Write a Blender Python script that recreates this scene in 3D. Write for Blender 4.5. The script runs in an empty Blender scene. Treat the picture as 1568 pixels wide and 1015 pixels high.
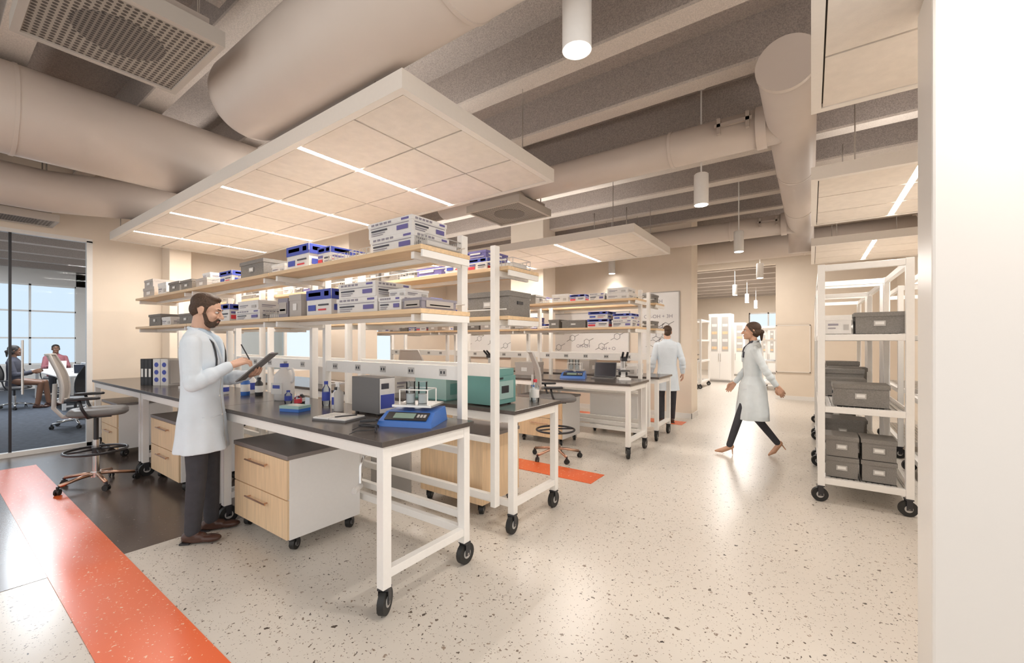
import bpy, bmesh, math, random
from mathutils import Vector, Matrix
from mathutils.bvhtree import BVHTree
random.seed(11)
PI=math.pi
V=Vector
# ------------------------------------------------------------------ materials
def newmat(name):
    m=bpy.data.materials.new(name); m.use_nodes=True
    nt=m.node_tree; b=nt.nodes['Principled BSDF']
    return m,nt,b
def pm(name,col,rough=.5,metal=0.,var=0.,vs=40.,bump=0.,bs=200.,spec=.5,trans=0.,stretch=None):
    m,nt,b=newmat(name)
    b.inputs['Base Color'].default_value=(*col,1)
    b.inputs['Roughness'].default_value=rough
    b.inputs['Metallic'].default_value=metal
    b.inputs['Specular IOR Level'].default_value=spec
    tc=nt.nodes.new('ShaderNodeTexCoord')
    src=tc.outputs['Object']
    if stretch:
        mp=nt.nodes.new('ShaderNodeMapping'); mp.inputs['Scale'].default_value=stretch
        nt.links.new(src,mp.inputs['Vector']); src=mp.outputs['Vector']
    n=nt.nodes.new('ShaderNodeTexNoise'); n.inputs['Scale'].default_value=vs; n.inputs['Detail'].default_value=4
    nt.links.new(src,n.inputs['Vector'])
    r=nt.nodes.new('ShaderNodeValToRGB')
    r.color_ramp.elements[0].position=.3; r.color_ramp.elements[1].position=.7
    v=max(var,.01)
    r.color_ramp.elements[0].color=(*[max(0,c*(1-v)) for c in col],1)
    r.color_ramp.elements[1].color=(*[min(1,c*(1+v)) for c in col],1)
    nt.links.new(n.outputs['Fac'],r.inputs['Fac']); nt.links.new(r.outputs['Color'],b.inputs['Base Color'])
    if bump:
        n2=nt.nodes.new('ShaderNodeTexNoise'); n2.inputs['Scale'].default_value=bs; n2.inputs['Detail'].default_value=3
        nt.links.new(src,n2.inputs['Vector'])
        bp=nt.nodes.new('ShaderNodeBump'); bp.inputs['Strength'].default_value=bump; bp.inputs['Distance'].default_value=.01
        nt.links.new(n2.outputs['Fac'],bp.inputs['Height']); nt.links.new(bp.outputs['Normal'],b.inputs['Normal'])
    return m
def terrazzo(name,base,c1,c2,layers,rough=.3):
    m,nt,b=newmat(name); L=nt.links.new; N=nt.nodes.new
    tc=N('ShaderNodeTexCoord')
    nz=N('ShaderNodeTexNoise'); nz.inputs['Scale'].default_value=38; L(tc.outputs['Object'],nz.inputs['Vector'])
    sc=N('ShaderNodeVectorMath'); sc.operation='SCALE'; sc.inputs['Scale'].default_value=.045; L(nz.outputs['Color'],sc.inputs[0])
    ad=N('ShaderNodeVectorMath'); ad.operation='ADD'; L(tc.outputs['Object'],ad.inputs[0]); L(sc.outputs[0],ad.inputs[1])
    n0=N('ShaderNodeTexNoise'); n0.inputs['Scale'].default_value=1.3; L(tc.outputs['Object'],n0.inputs['Vector'])
    mx0=N('ShaderNodeMix'); mx0.data_type='RGBA'
    mx0.inputs[6].default_value=(*[c*.95 for c in base],1); mx0.inputs[7].default_value=(*[min(1,c*1.04) for c in base],1)
    L(n0.outputs['Fac'],mx0.inputs[0]); cur=mx0.outputs[2]
    for (s,mul,sub) in layers:
        v=N('ShaderNodeTexVoronoi'); v.inputs['Scale'].default_value=s; L(ad.outputs[0],v.inputs['Vector'])
        sp=N('ShaderNodeSeparateColor'); L(v.outputs['Color'],sp.inputs[0])
        a=N('ShaderNodeMath'); a.operation='MULTIPLY_ADD'; a.inputs[1].default_value=mul; a.inputs[2].default_value=-sub; L(sp.outputs[0],a.inputs[0])
        lt=N('ShaderNodeMath'); lt.operation='LESS_THAN'; L(v.outputs['Distance'],lt.inputs[0]); L(a.outputs[0],lt.inputs[1])
        cc=N('ShaderNodeMix'); cc.data_type='RGBA'; cc.inputs[6].default_value=(*c1,1); cc.inputs[7].default_value=(*c2,1); L(sp.outputs[1],cc.inputs[0])
        mx=N('ShaderNodeMix'); mx.data_type='RGBA'; L(lt.outputs[0],mx.inputs[0]); L(cur,mx.inputs[6]); L(cc.outputs[2],mx.inputs[7]); cur=mx.outputs[2]
    L(cur,b.inputs['Base Color']); b.inputs['Roughness'].default_value=rough
    return m
def glassmat(name,tint,refl):
    m=bpy.data.materials.new(name); m.use_nodes=True; nt=m.node_tree; nt.nodes.clear(); N=nt.nodes.new; L=nt.links.new
    o=N('ShaderNodeOutputMaterial'); t=N('ShaderNodeBsdfTransparent'); t.inputs[0].default_value=(*tint,1)
    g=N('ShaderNodeBsdfGlossy'); g.inputs['Roughness'].default_value=.02
    f=N('ShaderNodeLayerWeight'); f.inputs['Blend'].default_value=refl
    x=N('ShaderNodeMixShader'); L(f.outputs['Fresnel'],x.inputs[0]); L(t.outputs[0],x.inputs[1]); L(g.outputs[0],x.inputs[2]); L(x.outputs[0],o.inputs[0])
    return m
def emis(name,col,st):
    m,nt,b=newmat(name); b.inputs['Base Color'].default_value=(*col,1)
    b.inputs['Emission Color'].default_value=(*col,1); b.inputs['Emission Strength'].default_value=st
    return m
def perf(name,a,bc,scale,dim='2D'):
    m,nt,b=newmat(name); N=nt.nodes.new; L=nt.links.new
    tc=N('ShaderNodeTexCoord'); v=N('ShaderNodeTexVoronoi'); v.voronoi_dimensions=dim; v.inputs['Scale'].default_value=scale; v.inputs['Randomness'].default_value=0
    L(tc.outputs['Object'],v.inputs['Vector'])
    lt=N('ShaderNodeMath'); lt.operation='LESS_THAN'; lt.inputs[1].default_value=.36; L(v.outputs['Distance'],lt.inputs[0])
    x=N('ShaderNodeMix'); x.data_type='RGBA'; x.inputs[6].default_value=(*a,1); x.inputs[7].default_value=(*bc,1); L(lt.outputs[0],x.inputs[0]); L(x.outputs[2],b.inputs['Base Color'])
    b.inputs['Roughness'].default_value=.6
    return m

M_wall=pm('cream_wall_paint',(.87,.765,.645),.6,var=.02,vs=3)
M_wallw=pm('white_wall_paint',(.80,.77,.735),.3,var=.01,vs=2)
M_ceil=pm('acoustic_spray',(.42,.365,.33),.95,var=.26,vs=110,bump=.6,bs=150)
M_ceilb=pm('acoustic_spray_bounce_lit',(.63,.56,.50),.9,var=.14,vs=110,bump=.3,bs=150)  # lighter copy of the acoustic spray, floor bounce light put into its colour
M_duct=pm('duct_paint',(.65,.565,.50),.42,var=.02,vs=3)
M_ductr=pm('duct_ring',(.46,.39,.34),.45)
M_cloud=pm('acoustic_panel',(.85,.77,.685),.85,var=.04,vs=14,bump=.15,bs=220)
M_cloudf=pm('panel_frame',(.87,.81,.74),.5)
M_seam=pm('panel_seam',(.12,.10,.08),.9)
M_white=pm('powder_white',(.90,.88,.85),.32)
M_whp=pm('white_plastic',(.89,.88,.87),.4)
M_wood=pm('maple',(.80,.58,.35),.45,var=.10,vs=3.5,stretch=(1,14,14))
M_woodv=pm('maple_vertical',(.82,.61,.39),.45,var=.09,vs=3.5,stretch=(14,14,1))
M_top=pm('bench_top_resin',(.095,.08,.073),.2,var=.08,vs=60)
M_blk=pm('rubber_black',(.02,.02,.02),.5)
M_blkp=pm('black_plastic',(.03,.03,.035),.35)
M_chr=pm('chrome',(.7,.69,.68),.2,metal=1.)
M_copper=pm('brushed_bronze',(.60,.38,.28),.3,metal=1.)
M_gray=pm('gray_felt_bin',(.25,.235,.22),.85,var=.18,vs=150)
M_lgray=pm('light_gray_plastic',(.52,.50,.48),.5)
M_mesh=perf('chair_mesh',(.42,.39,.36),(.20,.18,.17),160,'3D')
M_perf=perf('perforated_steel',(.36,.32,.275),(.085,.07,.06),31.3)
M_card=pm('white_cardboard',(.83,.81,.79),.6,var=.03,vs=30)
M_cardg=pm('gray_cardboard',(.50,.46,.43),.6)
M_blue=pm('print_blue',(.06,.09,.45),.5)
M_purp=pm('print_indigo',(.15,.13,.36),.5)
M_red=pm('print_red',(.70,.05,.07),.5)
M_ink=pm('ink_dark',(.06,.06,.08),.5)
M_inkg=pm('ink_gray',(.30,.28,.33),.5)
M_teal=pm('teal_enamel',(.16,.36,.34),.35)
M_tealL=pm('pale_teal',(.35,.52,.50),.4)
M_bblue=pm('balance_blue',(.05,.17,.55),.35)
M_steel=pm('steel_pan',(.7,.7,.7),.25,metal=.9)
M_lcd=pm('lcd_screen',(.25,.35,.30),.2)
M_paper=pm('paper',(.85,.84,.82),.7)
M_clear=glassmat('clear_glass',(.90,.95,.98),.3)
M_wglass=glassmat('window_glass_blue',(.84,.91,.97),.15)
M_glass=glassmat('partition_glass',(.90,.94,.98),.14)
M_floor=terrazzo('terrazzo_light',(.68,.63,.565),(.035,.025,.02),(.34,.26,.20),[(85,.62,.29),(46,.66,.36),(26,.70,.45),(15,.60,.42)],.29)
M_dark=terrazzo('terrazzo_dark',(.10,.075,.064),(.035,.03,.03),(.28,.24,.21),[(60,.6,.36),(28,.6,.42)],.22)
M_orange=terrazzo('terrazzo_orange',(.84,.15,.04),(.95,.70,.55),(.93,.45,.28),[(70,.62,.33),(38,.65,.38),(20,.65,.46)],.28)
M_carpet=pm('carpet_blue_gray',(.06,.07,.09),.95,var=.25,vs=14)
M_strip=emis('led_strip',(1,.97,.92),22)
M_lens=emis('pendant_lens',(1,.95,.88),20)
M_coat=pm('lab_coat_cloth',(.76,.84,.92),.8,var=.03,vs=8,bump=.25,bs=18)
M_coatw=pm('lab_coat_gray_white',(.72,.78,.81),.8,var=.05,vs=8,bump=.3,bs=16)
M_trous=pm('trouser_charcoal',(.05,.05,.06),.85,var=.1,vs=20,bump=.2,bs=20)
M_shirt=pm('shirt_pale_blue',(.50,.62,.75),.8)
M_shirtd=pm('shirt_dark',(.06,.06,.08),.8)
M_skin=pm('skin_light',(.70,.43,.31),.5)
M_skinf=pm('skin_warm',(.66,.39,.27),.5)
M_skind=pm('skin_dark',(.20,.095,.055),.5)
M_hair=pm('hair_brown',(.07,.038,.022),.6,var=.3,vs=90,bump=.5,bs=120)
M_hairk=pm('hair_black',(.02,.013,.01),.6,var=.3,vs=90,bump=.5,bs=120)
M_shoe=pm('shoe_brown_leather',(.07,.03,.02),.35)
M_heel=pm('heel_tan',(.55,.30,.18),.35)
M_eye=pm('eye_white',(.8,.78,.75),.3)
M_lip=pm('lip',(.50,.20,.16),.5)
M_pink=pm('shirt_mauve',(.36,.13,.15),.8)
M_lgrayd=pm('instrument_gray',(.17,.165,.165),.5)
M_cush=pm('cushion_gray',(.25,.22,.21),.3)
M_lcdb=pm('screen_dark',(.03,.035,.05),.1)
M_lgray2=pm('unit_frame_taupe',(.50,.45,.40),.5)
M_perfd=perf('perforated_steel_dark',(.22,.19,.165),(.05,.042,.038),41.7)
M_wbd=pm('whiteboard_enamel',(.88,.87,.86),.15)
# ------------------------------------------------------------------ mesh builder
def ortho(d):
    d=d.normalized(); a=V((0,0,1)) if abs(d.z)<.9 else V((1,0,0))
    u=d.cross(a).normalized(); return u,d.cross(u).normalized()
class MB:
    def __init__(s): s.v=[];s.f=[];s.m=[];s.sm=[];s.mats=[];s.M=Matrix()
    def mi(s,m):
        if m not in s.mats: s.mats.append(m)
        return s.mats.index(m)
    def add(s,vs,fs,m,smooth=False,M=None):
        o=len(s.v); T=s.M@M if M is not None else s.M
        s.v+= [T@V(p) for p in vs]; i=s.mi(m)
        for f in fs: s.f.append([a+o for a in f]); s.m.append(i); s.sm.append(smooth)
    def box(s,x0,x1,y0,y1,z0,z1,m,M=None):
        vs=[(x0,y0,z0),(x1,y0,z0),(x1,y1,z0),(x0,y1,z0),(x0,y0,z1),(x1,y0,z1),(x1,y1,z1),(x0,y1,z1)]
        s.add(vs,[(0,3,2,1),(4,5,6,7),(0,1,5,4),(1,2,6,5),(2,3,7,6),(3,0,4,7)],m,False,M)
    def cyl(s,p0,p1,r,m,seg=16,r2=None,M=None):
        p0=V(p0);p1=V(p1); r2=r if r2 is None else r2
        u,w=ortho(p1-p0); vs=[]
        for k,(p,rr) in enumerate(((p0,r),(p1,r2))):
            for i in range(seg):
                a=2*PI*i/seg; vs.append(p+(u*math.cos(a)+w*math.sin(a))*rr)
        side=[(i,(i+1)%seg,seg+(i+1)%seg,seg+i) for i in range(seg)]
        s.add(vs,side,m,True,M)
        s.add(vs,[tuple(range(seg))[::-1],tuple(range(seg,2*seg))],m,False,M)
    def lathe(s,prof,c,m,seg=24,M=None):
        c=V(c); vs=[];fs=[]
        for (r,z) in prof:
            for i in range(seg):
                a=2*PI*i/seg; vs.append((c.x+r*math.cos(a),c.y+r*math.sin(a),c.z+z))
        for k in range(len(prof)-1):
            for i in range(seg):
                j=(i+1)%seg; fs.append((k*seg+i,k*seg+j,(k+1)*seg+j,(k+1)*seg+i))
        s.add(vs,fs,m,True,M)
        n=len(prof)-1
        s.add(vs,[tuple(range(seg))[::-1],tuple(range(n*seg,n*seg+seg))],m,False,M)
    def tube(s,pts,r,m,seg=8,closed=False,M=None):
        pts=[V(p) for p in pts]; n=len(pts); vs=[];fs=[]; pu=None
        for k,p in enumerate(pts):
            rr=r[k] if isinstance(r,(list,tuple)) else r
            if closed: d=pts[(k+1)%n]-pts[k-1]
            else: d=(pts[min(k+1,n-1)]-pts[max(k-1,0)])
            d.normalize()
            if pu is None: u,_=ortho(d)
            else:
                u=pu-d*pu.dot(d); u.normalize()
            pu=u; w=d.cross(u)
            for i in range(seg):
                a=2*PI*i/seg; vs.append(p+(u*math.cos(a)+w*math.sin(a))*rr)
        K=n if closed else n-1
        for k in range(K):
            k2=(k+1)%n
            for i in range(seg):
                j=(i+1)%seg; fs.append((k*seg+i,k*seg+j,k2*seg+j,k2*seg+i))
        if not closed: fs+= [tuple(range(seg))[::-1],tuple(range((n-1)*seg,n*seg))]
        s.add(vs,fs,m,True,M)
    def ell(s,c,r,m,M=None,seg=20,rings=12):
        vs,fs=ellipsoid(c,r,seg=seg,rings=rings); s.add(vs,fs,m,True,M)
    def mesh(s,me,m,M=None):
        s.add([v.co.copy() for v in me.vertices],[tuple(p.vertices) for p in me.polygons],m,True,M)
    def build(s,name):
        me=bpy.data.meshes.new(name); me.from_pydata([tuple(p) for p in s.v],[],s.f)
        for m in s.mats: me.materials.append(m)
        me.polygons.foreach_set('material_index',s.m); me.polygons.foreach_set('use_smooth',s.sm); me.update(); return me
    def done(s,name,loc=(0,0,0),rz=0,bevel=0,parent=None):
        return place(s.build(name),name,loc,rz,bevel,parent)
def place(me,name,loc=(0,0,0),rz=0,bevel=0,parent=None):
    o=bpy.data.objects.new(name,me); bpy.context.scene.collection.objects.link(o)
    o.location=loc; o.rotation_euler=(0,0,rz)
    if bevel:
        b=o.modifiers.new('bevel','BEVEL'); b.width=bevel; b.segments=2; b.limit_method='ANGLE'; b.angle_limit=math.radians(50)
    if parent: o.parent=parent
    return o
def ellipsoid(c,r,rot=None,seg=20,rings=12):
    c=V(c); vs=[];fs=[]
    if isinstance(r,(int,float)): r=(r,r,r)
    for k in range(1,rings):
        t=PI*k/rings
        for i in range(seg):
            a=2*PI*i/seg; p=V((r[0]*math.sin(t)*math.cos(a),r[1]*math.sin(t)*math.sin(a),-r[2]*math.cos(t)))
            if rot: p=rot@p
            vs.append(c+p)
    b=V((0,0,-r[2])); t=V((0,0,r[2]))
    if rot: b=rot@b; t=rot@t
    vs+= [c+b,c+t]; B=len(vs)-2;T=B+1
    for k in range(rings-2):
        for i in range(seg):
            j=(i+1)%seg; fs.append((k*seg+i,k*seg+j,(k+1)*seg+j,(k+1)*seg+i))
    for i in range(seg):
        j=(i+1)%seg; fs.append((B,j,i)); q=(rings-2)*seg; fs.append((T,q+i,q+j))
    return vs,fs
def rc(a,b,ra,rb,seg=16):
    a=V(a);b=V(b); d=(b-a); 
    if d.length<1e-5: return ellipsoid(a,ra)
    dn=d.normalized(); u,w=ortho(dn); R=[]
    for t in (80,60,40,20): R.append((a-dn*ra*math.sin(math.radians(t)),ra*math.cos(math.radians(t))))
    R.append((a,ra)); R.append((b,rb))
    for t in (20,40,60,80): R.append((b+dn*rb*math.sin(math.radians(t)),rb*math.cos(math.radians(t))))
    vs=[];fs=[]
    for p,r in R:
        for i in range(seg):
            an=2*PI*i/seg; vs.append(p+(u*math.cos(an)+w*math.sin(an))*r)
    n=len(R)
    for k in range(n-1):
        for i in range(seg):
            j=(i+1)%seg; fs.append((k*seg+i,k*seg+j,(k+1)*seg+j,(k+1)*seg+i))
    fs+= [tuple(range(seg))[::-1],tuple(range((n-1)*seg,n*seg))]
    return vs,fs
def ringloft(rings,fold=None,seg=48,p=2.3):
    vs=[];fs=[]
    for (z,cx,cy,rx,ry) in rings:
        for i in range(seg):
            a=2*PI*i/seg; ca=math.cos(a);sa=math.sin(a)
            k=(abs(ca)**p+abs(sa)**p)**(-1/p)
            if fold: k*=fold(a,z)
            vs.append(V((cx+rx*ca*k,cy+ry*sa*k,z)))
    n=len(rings)
    for k in range(n-1):
        for i in range(seg):
            j=(i+1)%seg; fs.append((k*seg+i,k*seg+j,(k+1)*seg+j,(k+1)*seg+i))
    fs=[f[::-1] for f in fs]
    fs+= [tuple(range(seg)),tuple(range((n-1)*seg,n*seg))[::-1]]
    return vs,fs
def remesh(prims,vox,sm=4):
    vs=[];fs=[]
    for v,f in prims:
        o=len(vs); vs+= [tuple(p) for p in v]; fs+= [tuple(i+o for i in q) for q in f]
    me=bpy.data.meshes.new('tmp'); me.from_pydata(vs,[],fs); me.update()
    o=bpy.data.objects.new('tmp',me); bpy.context.scene.collection.objects.link(o)
    m=o.modifiers.new('r','REMESH'); m.mode='VOXEL'; m.voxel_size=vox; m.use_smooth_shade=True
    if sm:
        q=o.modifiers.new('s','SMOOTH'); q.iterations=sm; q.factor=.5
    dg=bpy.context.evaluated_depsgraph_get(); dg.update()
    r=bpy.data.meshes.new_from_object(o.evaluated_get(dg))
    bpy.data.objects.remove(o); bpy.data.meshes.remove(me)
    return r
# ------------------------------------------------------------------ room shell
XL=-8.34; XR=1.6; YB=8.6; YF=12.9; ZT=4.15
def slab(name,x0,x1,y0,y1,z0,z1,m):
    b=MB(); b.box(x0,x1,y0,y1,z0,z1,m); return b.done(name)
slab('floor',XL-.1,XR+.2,-3.5,25,-.1,0,M_floor)
slab('floor_dark_zone',XL,-3.91,-2.0,2.3,0,.002,M_dark)
for yy in (.48,4.06,7.85):
    slab('floor_orange_stripe',-7.6,-1.87,yy,yy+.36,.001,.004,M_orange)
b=MB()
b.box(XL-.15,XL,1.46,3.3,0,ZT,M_wall); b.box(XL-.15,XL,-3.5,1.46,2.93,ZT,M_wall)
b.box(XL-.15,XL,3.3,6.8,0,.9,M_wall); b.box(XL-.15,XL,3.3,6.8,2.4,ZT,M_wall); b.box(XL-.15,XL,6.8,YB,0,ZT,M_wall)
b.done('wall_left')
b=MB(); b.box(XL,-1.87,YB,YB+.5,0,ZT,M_wall); b.done('wall_back')
b=MB(); b.box(-.75,XR,YF,YF+.2,0,ZT,M_wall); b.box(-5,-.75,YF,YF+.2,3.5,ZT,M_wall); b.done('wall_far')
slab('wall_right',XR,XR+.2,2.22,25,0,ZT,M_wall)
b=MB(); b.box(.373,XR,2.22,2.49,0,2.875,M_wallw); b.done('wall_near',bevel=.01)
b=MB(); b.box(XL,-1.86,YB-.012,YB,0,.1,M_white); b.box(-1.87,-1.858,YB-.012,YB+.5,0,.1,M_white); b.done('baseboard_back')
slab('baseboard_far',-.76,XR,YF-.012,YF,0,.1,M_white)
slab('baseboard_left',XL,XL+.012,1.5,YB,0,.1,M_white)
b=MB(); b.box(-.72,-.03,YF-.03,YF-.005,.7,1.9,M_wall)
for (x0,x1,z0,z1) in ((-.74,-.01,1.88,1.9),(-.74,-.01,.7,.72),(-.74,-.72,.7,1.9),(-.03,-.01,.7,1.9)): b.box(x0,x1,YF-.035,YF,z0,z1,M_cloudf)
b.done('wall_panel_board')
def window(name,X,y0,y1,z0,z1,n,rows=1,g=None):
    b=MB(); t=.05
    b.box(X-.1,X-.02,y0,y1,z0,z0+t,M_white); b.box(X-.1,X-.02,y0,y1,z1-t,z1,M_white)
    for i in range(n+1):
        y=y0+(y1-y0)*i/n; b.box(X-.1,X-.02,max(y0,y-t/2),min(y1,y+t/2),z0,z1,M_white)
    for i in range(1,rows):
        z=z0+(z1-z0)*i/rows; b.box(X-.1,X-.02,y0,y1,z-t/2,z+t/2,M_white)
    b.box(X-.065,X-.055,y0,y1,z0,z1,g or M_wglass)
    return b.done(name)
window('window_1',XL,3.3,6.8,.9,2.4,4)
b=MB()
b.box(XL-.08,XL+.0,-3.5,1.46,2.88,2.93,M_white); b.box(XL-.08,XL,-3.5,1.46,.0,.06,M_white)
b.box(XL-.08,XL,1.40,1.46,0,2.9,M_white)
b.box(XL-.06,XL-.02,.69,.715,.06,2.88,M_blkp); b.box(XL-.06,XL-.02,-.9,-.875,.06,2.88,M_blkp)
b.box(XL-.046,XL-.034,-3.5,1.40,.06,2.88,M_glass)
b.cyl((XL+.04,.80,.8),(XL+.04,.80,1.5),.012,M_chr)
for z in (.85,1.45): b.cyl((XL-.04,.80,z),(XL+.04,.80,z),.008,M_chr)
b.done('glass_partition')
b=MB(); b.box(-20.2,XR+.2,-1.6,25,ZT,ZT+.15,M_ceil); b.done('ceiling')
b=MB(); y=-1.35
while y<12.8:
    b.box(XL,XR,y-.09,y+.09,3.80,ZT,M_ceil); b.box(XL,XR,y-.09,y+.09,3.775,3.80,M_ceilb)  # undersides take the lighter spray copy with bounce light in its colour
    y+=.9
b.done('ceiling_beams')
b=MB()
for x in (-6.6,-3.0):
    b.box(x-.16,x+.16,-1.6,1.15,3.66,3.77,M_ceilb)
b.done('ceiling_cross_beams')
def column(x0,x1,y0,y1):
    b=MB(); b.box(x0,x1,y0,y1,0,ZT-.02,M_wall); b.box(x0-.008,x1+.008,y0-.008,y1+.008,2.35,2.4,M_cloudf); b.done('column',bevel=.01)
column(-6.25,-5.3,3.52,4.0)
column(-5.2,-4.4,7.3,7.8)
column(-8.33,-7.98,2.24,2.52)
# ------------------------------------------------------------------ ceiling clouds
EN_STRIP=31
def cloud(x0,x1,y0,y1,xs,ys,lights):
    z=2.88; b=MB(); f=.05
    b.box(x0,x1,y0,y0+f,z,z+.11,M_cloudf); b.box(x0,x1,y1-f,y1,z,z+.11,M_cloudf)
    b.box(x0,x0+f,y0+f,y1-f,z,z+.11,M_cloudf); b.box(x1-f,x1,y0+f,y1-f,z,z+.11,M_cloudf)
    b.box(x0+f,x1-f,y0+f,y1-f,z+.03,z+.10,M_seam)
    X=[x0+f]+sorted(xs)+[x1-f]; Y=[y0+f]+sorted(ys)+[y1-f]; g=.0075
    for i in range(len(X)-1):
        for j in range(len(Y)-1):
            a0=X[i]+g;a1=X[i+1]-g;c0=Y[j]+g;c1=Y[j+1]-g
            for L in lights:
                if abs(X[i]-L)<.01:a0=L+.025
                if abs(X[i+1]-L)<.01:a1=L-.025
            b.box(a0,a1,c0,c1,z+.004,z+.034,M_cloud)
    for L in lights:
        b.box(L-.02,L+.02,y0+f+.01,y1-f-.01,z+.006,z+.03,M_strip)
    for hx in (x0+.3,x1-.3):
        for hy in (y0+.05,y1-.05): b.cyl((hx,hy,z+.1),(hx,hy,3.78),.005,M_chr,8)
    b.done('ceiling_cloud_panel')
    for L in lights:
        ld=bpy.data.lights.new('linear_light','AREA'); ld.shape='RECTANGLE'; ld.size=.035; ld.size_y=(y1-y0)-.14
        ld.energy=EN_STRIP; ld.color=(1,.925,.845)
        lo=bpy.data.objects.new('linear_light',ld); bpy.context.scene.collection.objects.link(lo); lo.location=(L,(y0+y1)/2,z-.003)
for yo in (0,3.74):
    xs=[-2.36-.667*i for i in range(9)]; xs=[x for x in xs if x>-7.7]
    lt=[xs[1],xs[3],xs[5],xs[7]]
    cloud(-7.89,-1.84,1.55+yo,3.24+yo,xs,[2.10+yo,2.66+yo],lt)
for y0 in (1.4,4.5,7.6): cloud(0,1.45,y0,y0+1.8,[.72],[y0+.6,y0+1.2],[.72])
# ------------------------------------------------------------------ ducts
def duct(pts,r,name,rings=1.2,seg=40):
    b=MB(); b.tube(pts,r,M_duct,seg)
    for k in range(len(pts)-1):
        a=V(pts[k]);c=V(pts[k+1]); L=(c-a).length
        if L<1.0: continue
        n=int(L/rings)
        for i in range(1,n+1):
            p=a+(c-a)*i/(n+1); d=(c-a).normalized()*.012
            b.cyl(p-d,p+d,r+.006,M_duct,seg)
    b.done(name)
b=MB(); zc=3.30; yd=1.47
n=7; pts=[];rr=[]
for i in range(n):
    t=math.radians(88-88*i/(n-1)); pts.append((-3.42-.22*math.sin(t),yd,zc)); rr.append(.285*math.cos(t)+.003)
b.tube(pts+[(-3.3,yd,zc),(2.2,yd,zc)],rr+[.285,.285],M_duct,56)
for x in (-1.35,.45): b.cyl((x-.012,yd,zc),(x+.012,yd,zc),.292,M_duct,56)
b.done('air_duct')
duct([(-5.35,-2.5,3.38),(-5.35,3.42,3.38)],.36,'air_duct',3.4,56)
duct([(-7.35,-2.5,3.25),(-7.35,.9,3.25),(-7.33,1.2,3.28),(-7.32,1.6,3.33),(-7.3,2.0,3.35),(-7.3,6,3.35)],.24,'air_duct',2.6,48)
b=MB()
b.tube([(-.14,3.5,3.4),(-.14,8.35,3.4),(-.14,8.5,3.38),(-.14,8.62,3.31),(-.14,8.70,3.2),(-.14,8.72,3.0)],.18,M_duct,40)
b.cyl((-.14,3.46,3.4),(-.14,3.5,3.4),.188,M_duct,40); b.cyl((-.14,5.6,3.4),(-.14,5.63,3.4),.186,M_duct,40); b.cyl((-.14,7.2,3.4),(-.14,7.23,3.4),.186,M_duct,40)
for yb in (4.4,8.2):
    b.tube([(-.2,yb,3.4),(-4.3,yb,3.4)],.165,M_duct,36)
    b.cyl((-.32,yb,3.4),(-.40,yb,3.4),.182,M_duct,36); b.cyl((-1.12,yb,3.4),(-1.15,yb,3.4),.172,M_duct,36); b.cyl((-3,yb,3.4),(-3.03,yb,3.4),.172,M_duct,36)
    b.box(-.72,-.42,yb-.2,yb-.17,3.42,3.45,M_ductr); b.box(-.70,-.67,yb-.2,yb-.14,3.36,3.5,M_ductr); b.box(-.47,-.44,yb-.2,yb-.14,3.36,3.5,M_ductr)
b.done('air_duct')
duct([(-4.9,10.2,3.45),(1.5,10.2,3.45)],.25,'air_duct',2)
def unit(x0,x1,y0,y1,z):
    b=MB(); t=.035
    b.box(x0,x1,y0,y0+t,z,z+.09,M_lgray2); b.box(x0,x1,y1-t,y1,z,z+.09,M_lgray2); b.box(x0,x0+t,y0+t,y1-t,z,z+.09,M_lgray2); b.box(x1-t,x1,y0+t,y1-t,z,z+.09,M_lgray2)
    b.box(x0+t,x1-t,y0+t,y1-t,z+.012,z+.04,M_perf)
    cx=(x0+x1)/2;cy=(y0+y1)/2
    b.cyl((cx,cy,z+.009),(cx,cy,z+.02),.2,M_perfd,40)
    b.box(x0+.06,x1-.06,y0+.06,y1-.06,z+.04,z+.16,M_ductr)
    for dx in (x0+.1,x1-.1):
        for dy in (y0+.1,y1-.1): b.cyl((dx,dy,z+.15),(dx,dy,3.8),.008,M_chr,8)
    b.done('ceiling_air_unit')
unit(-3.62,-2.8,.30,1.05,3.20); unit(-3.62,-2.8,4.1,4.85,3.13); unit(-8.2,-7.7,.35,1.05,2.98)
unit(-3.3,-2.5,7.0,7.75,3.13)
def pendant(x,y,z=2.88,e=12,top=4.1):
    b=MB(); b.lathe([(.070,0),(.070,.31),(.06,.32)],(x,y,z),M_white,32)
    b.cyl((x,y,z-.004),(x,y,z+.004),.060,M_lens,32); b.cyl((x,y,z+.31),(x,y,top),.008,M_white,8); b.cyl((x,y,top-.02),(x,y,top+.03),.05,M_white,16)
    b.done('pendant_light')
    l=bpy.data.lights.new('pendant_lamp','SPOT'); l.energy=e*4; l.spot_size=math.radians(120); l.spot_blend=.9; l.shadow_soft_size=.06; l.color=(1,.93,.85)
    o=bpy.data.objects.new('pendant_lamp',l); bpy.context.scene.collection.objects.link(o); o.location=(x,y,z-.03)
for y in (1.84,4.66,7.42,10.75): pendant(-.92,y)
pendant(-3.4,8.42,2.9,5)
for p in ((-1.9,14.5),(-1.9,17.5),(-1.9,20.5)): pendant(*p,2.9)
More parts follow.
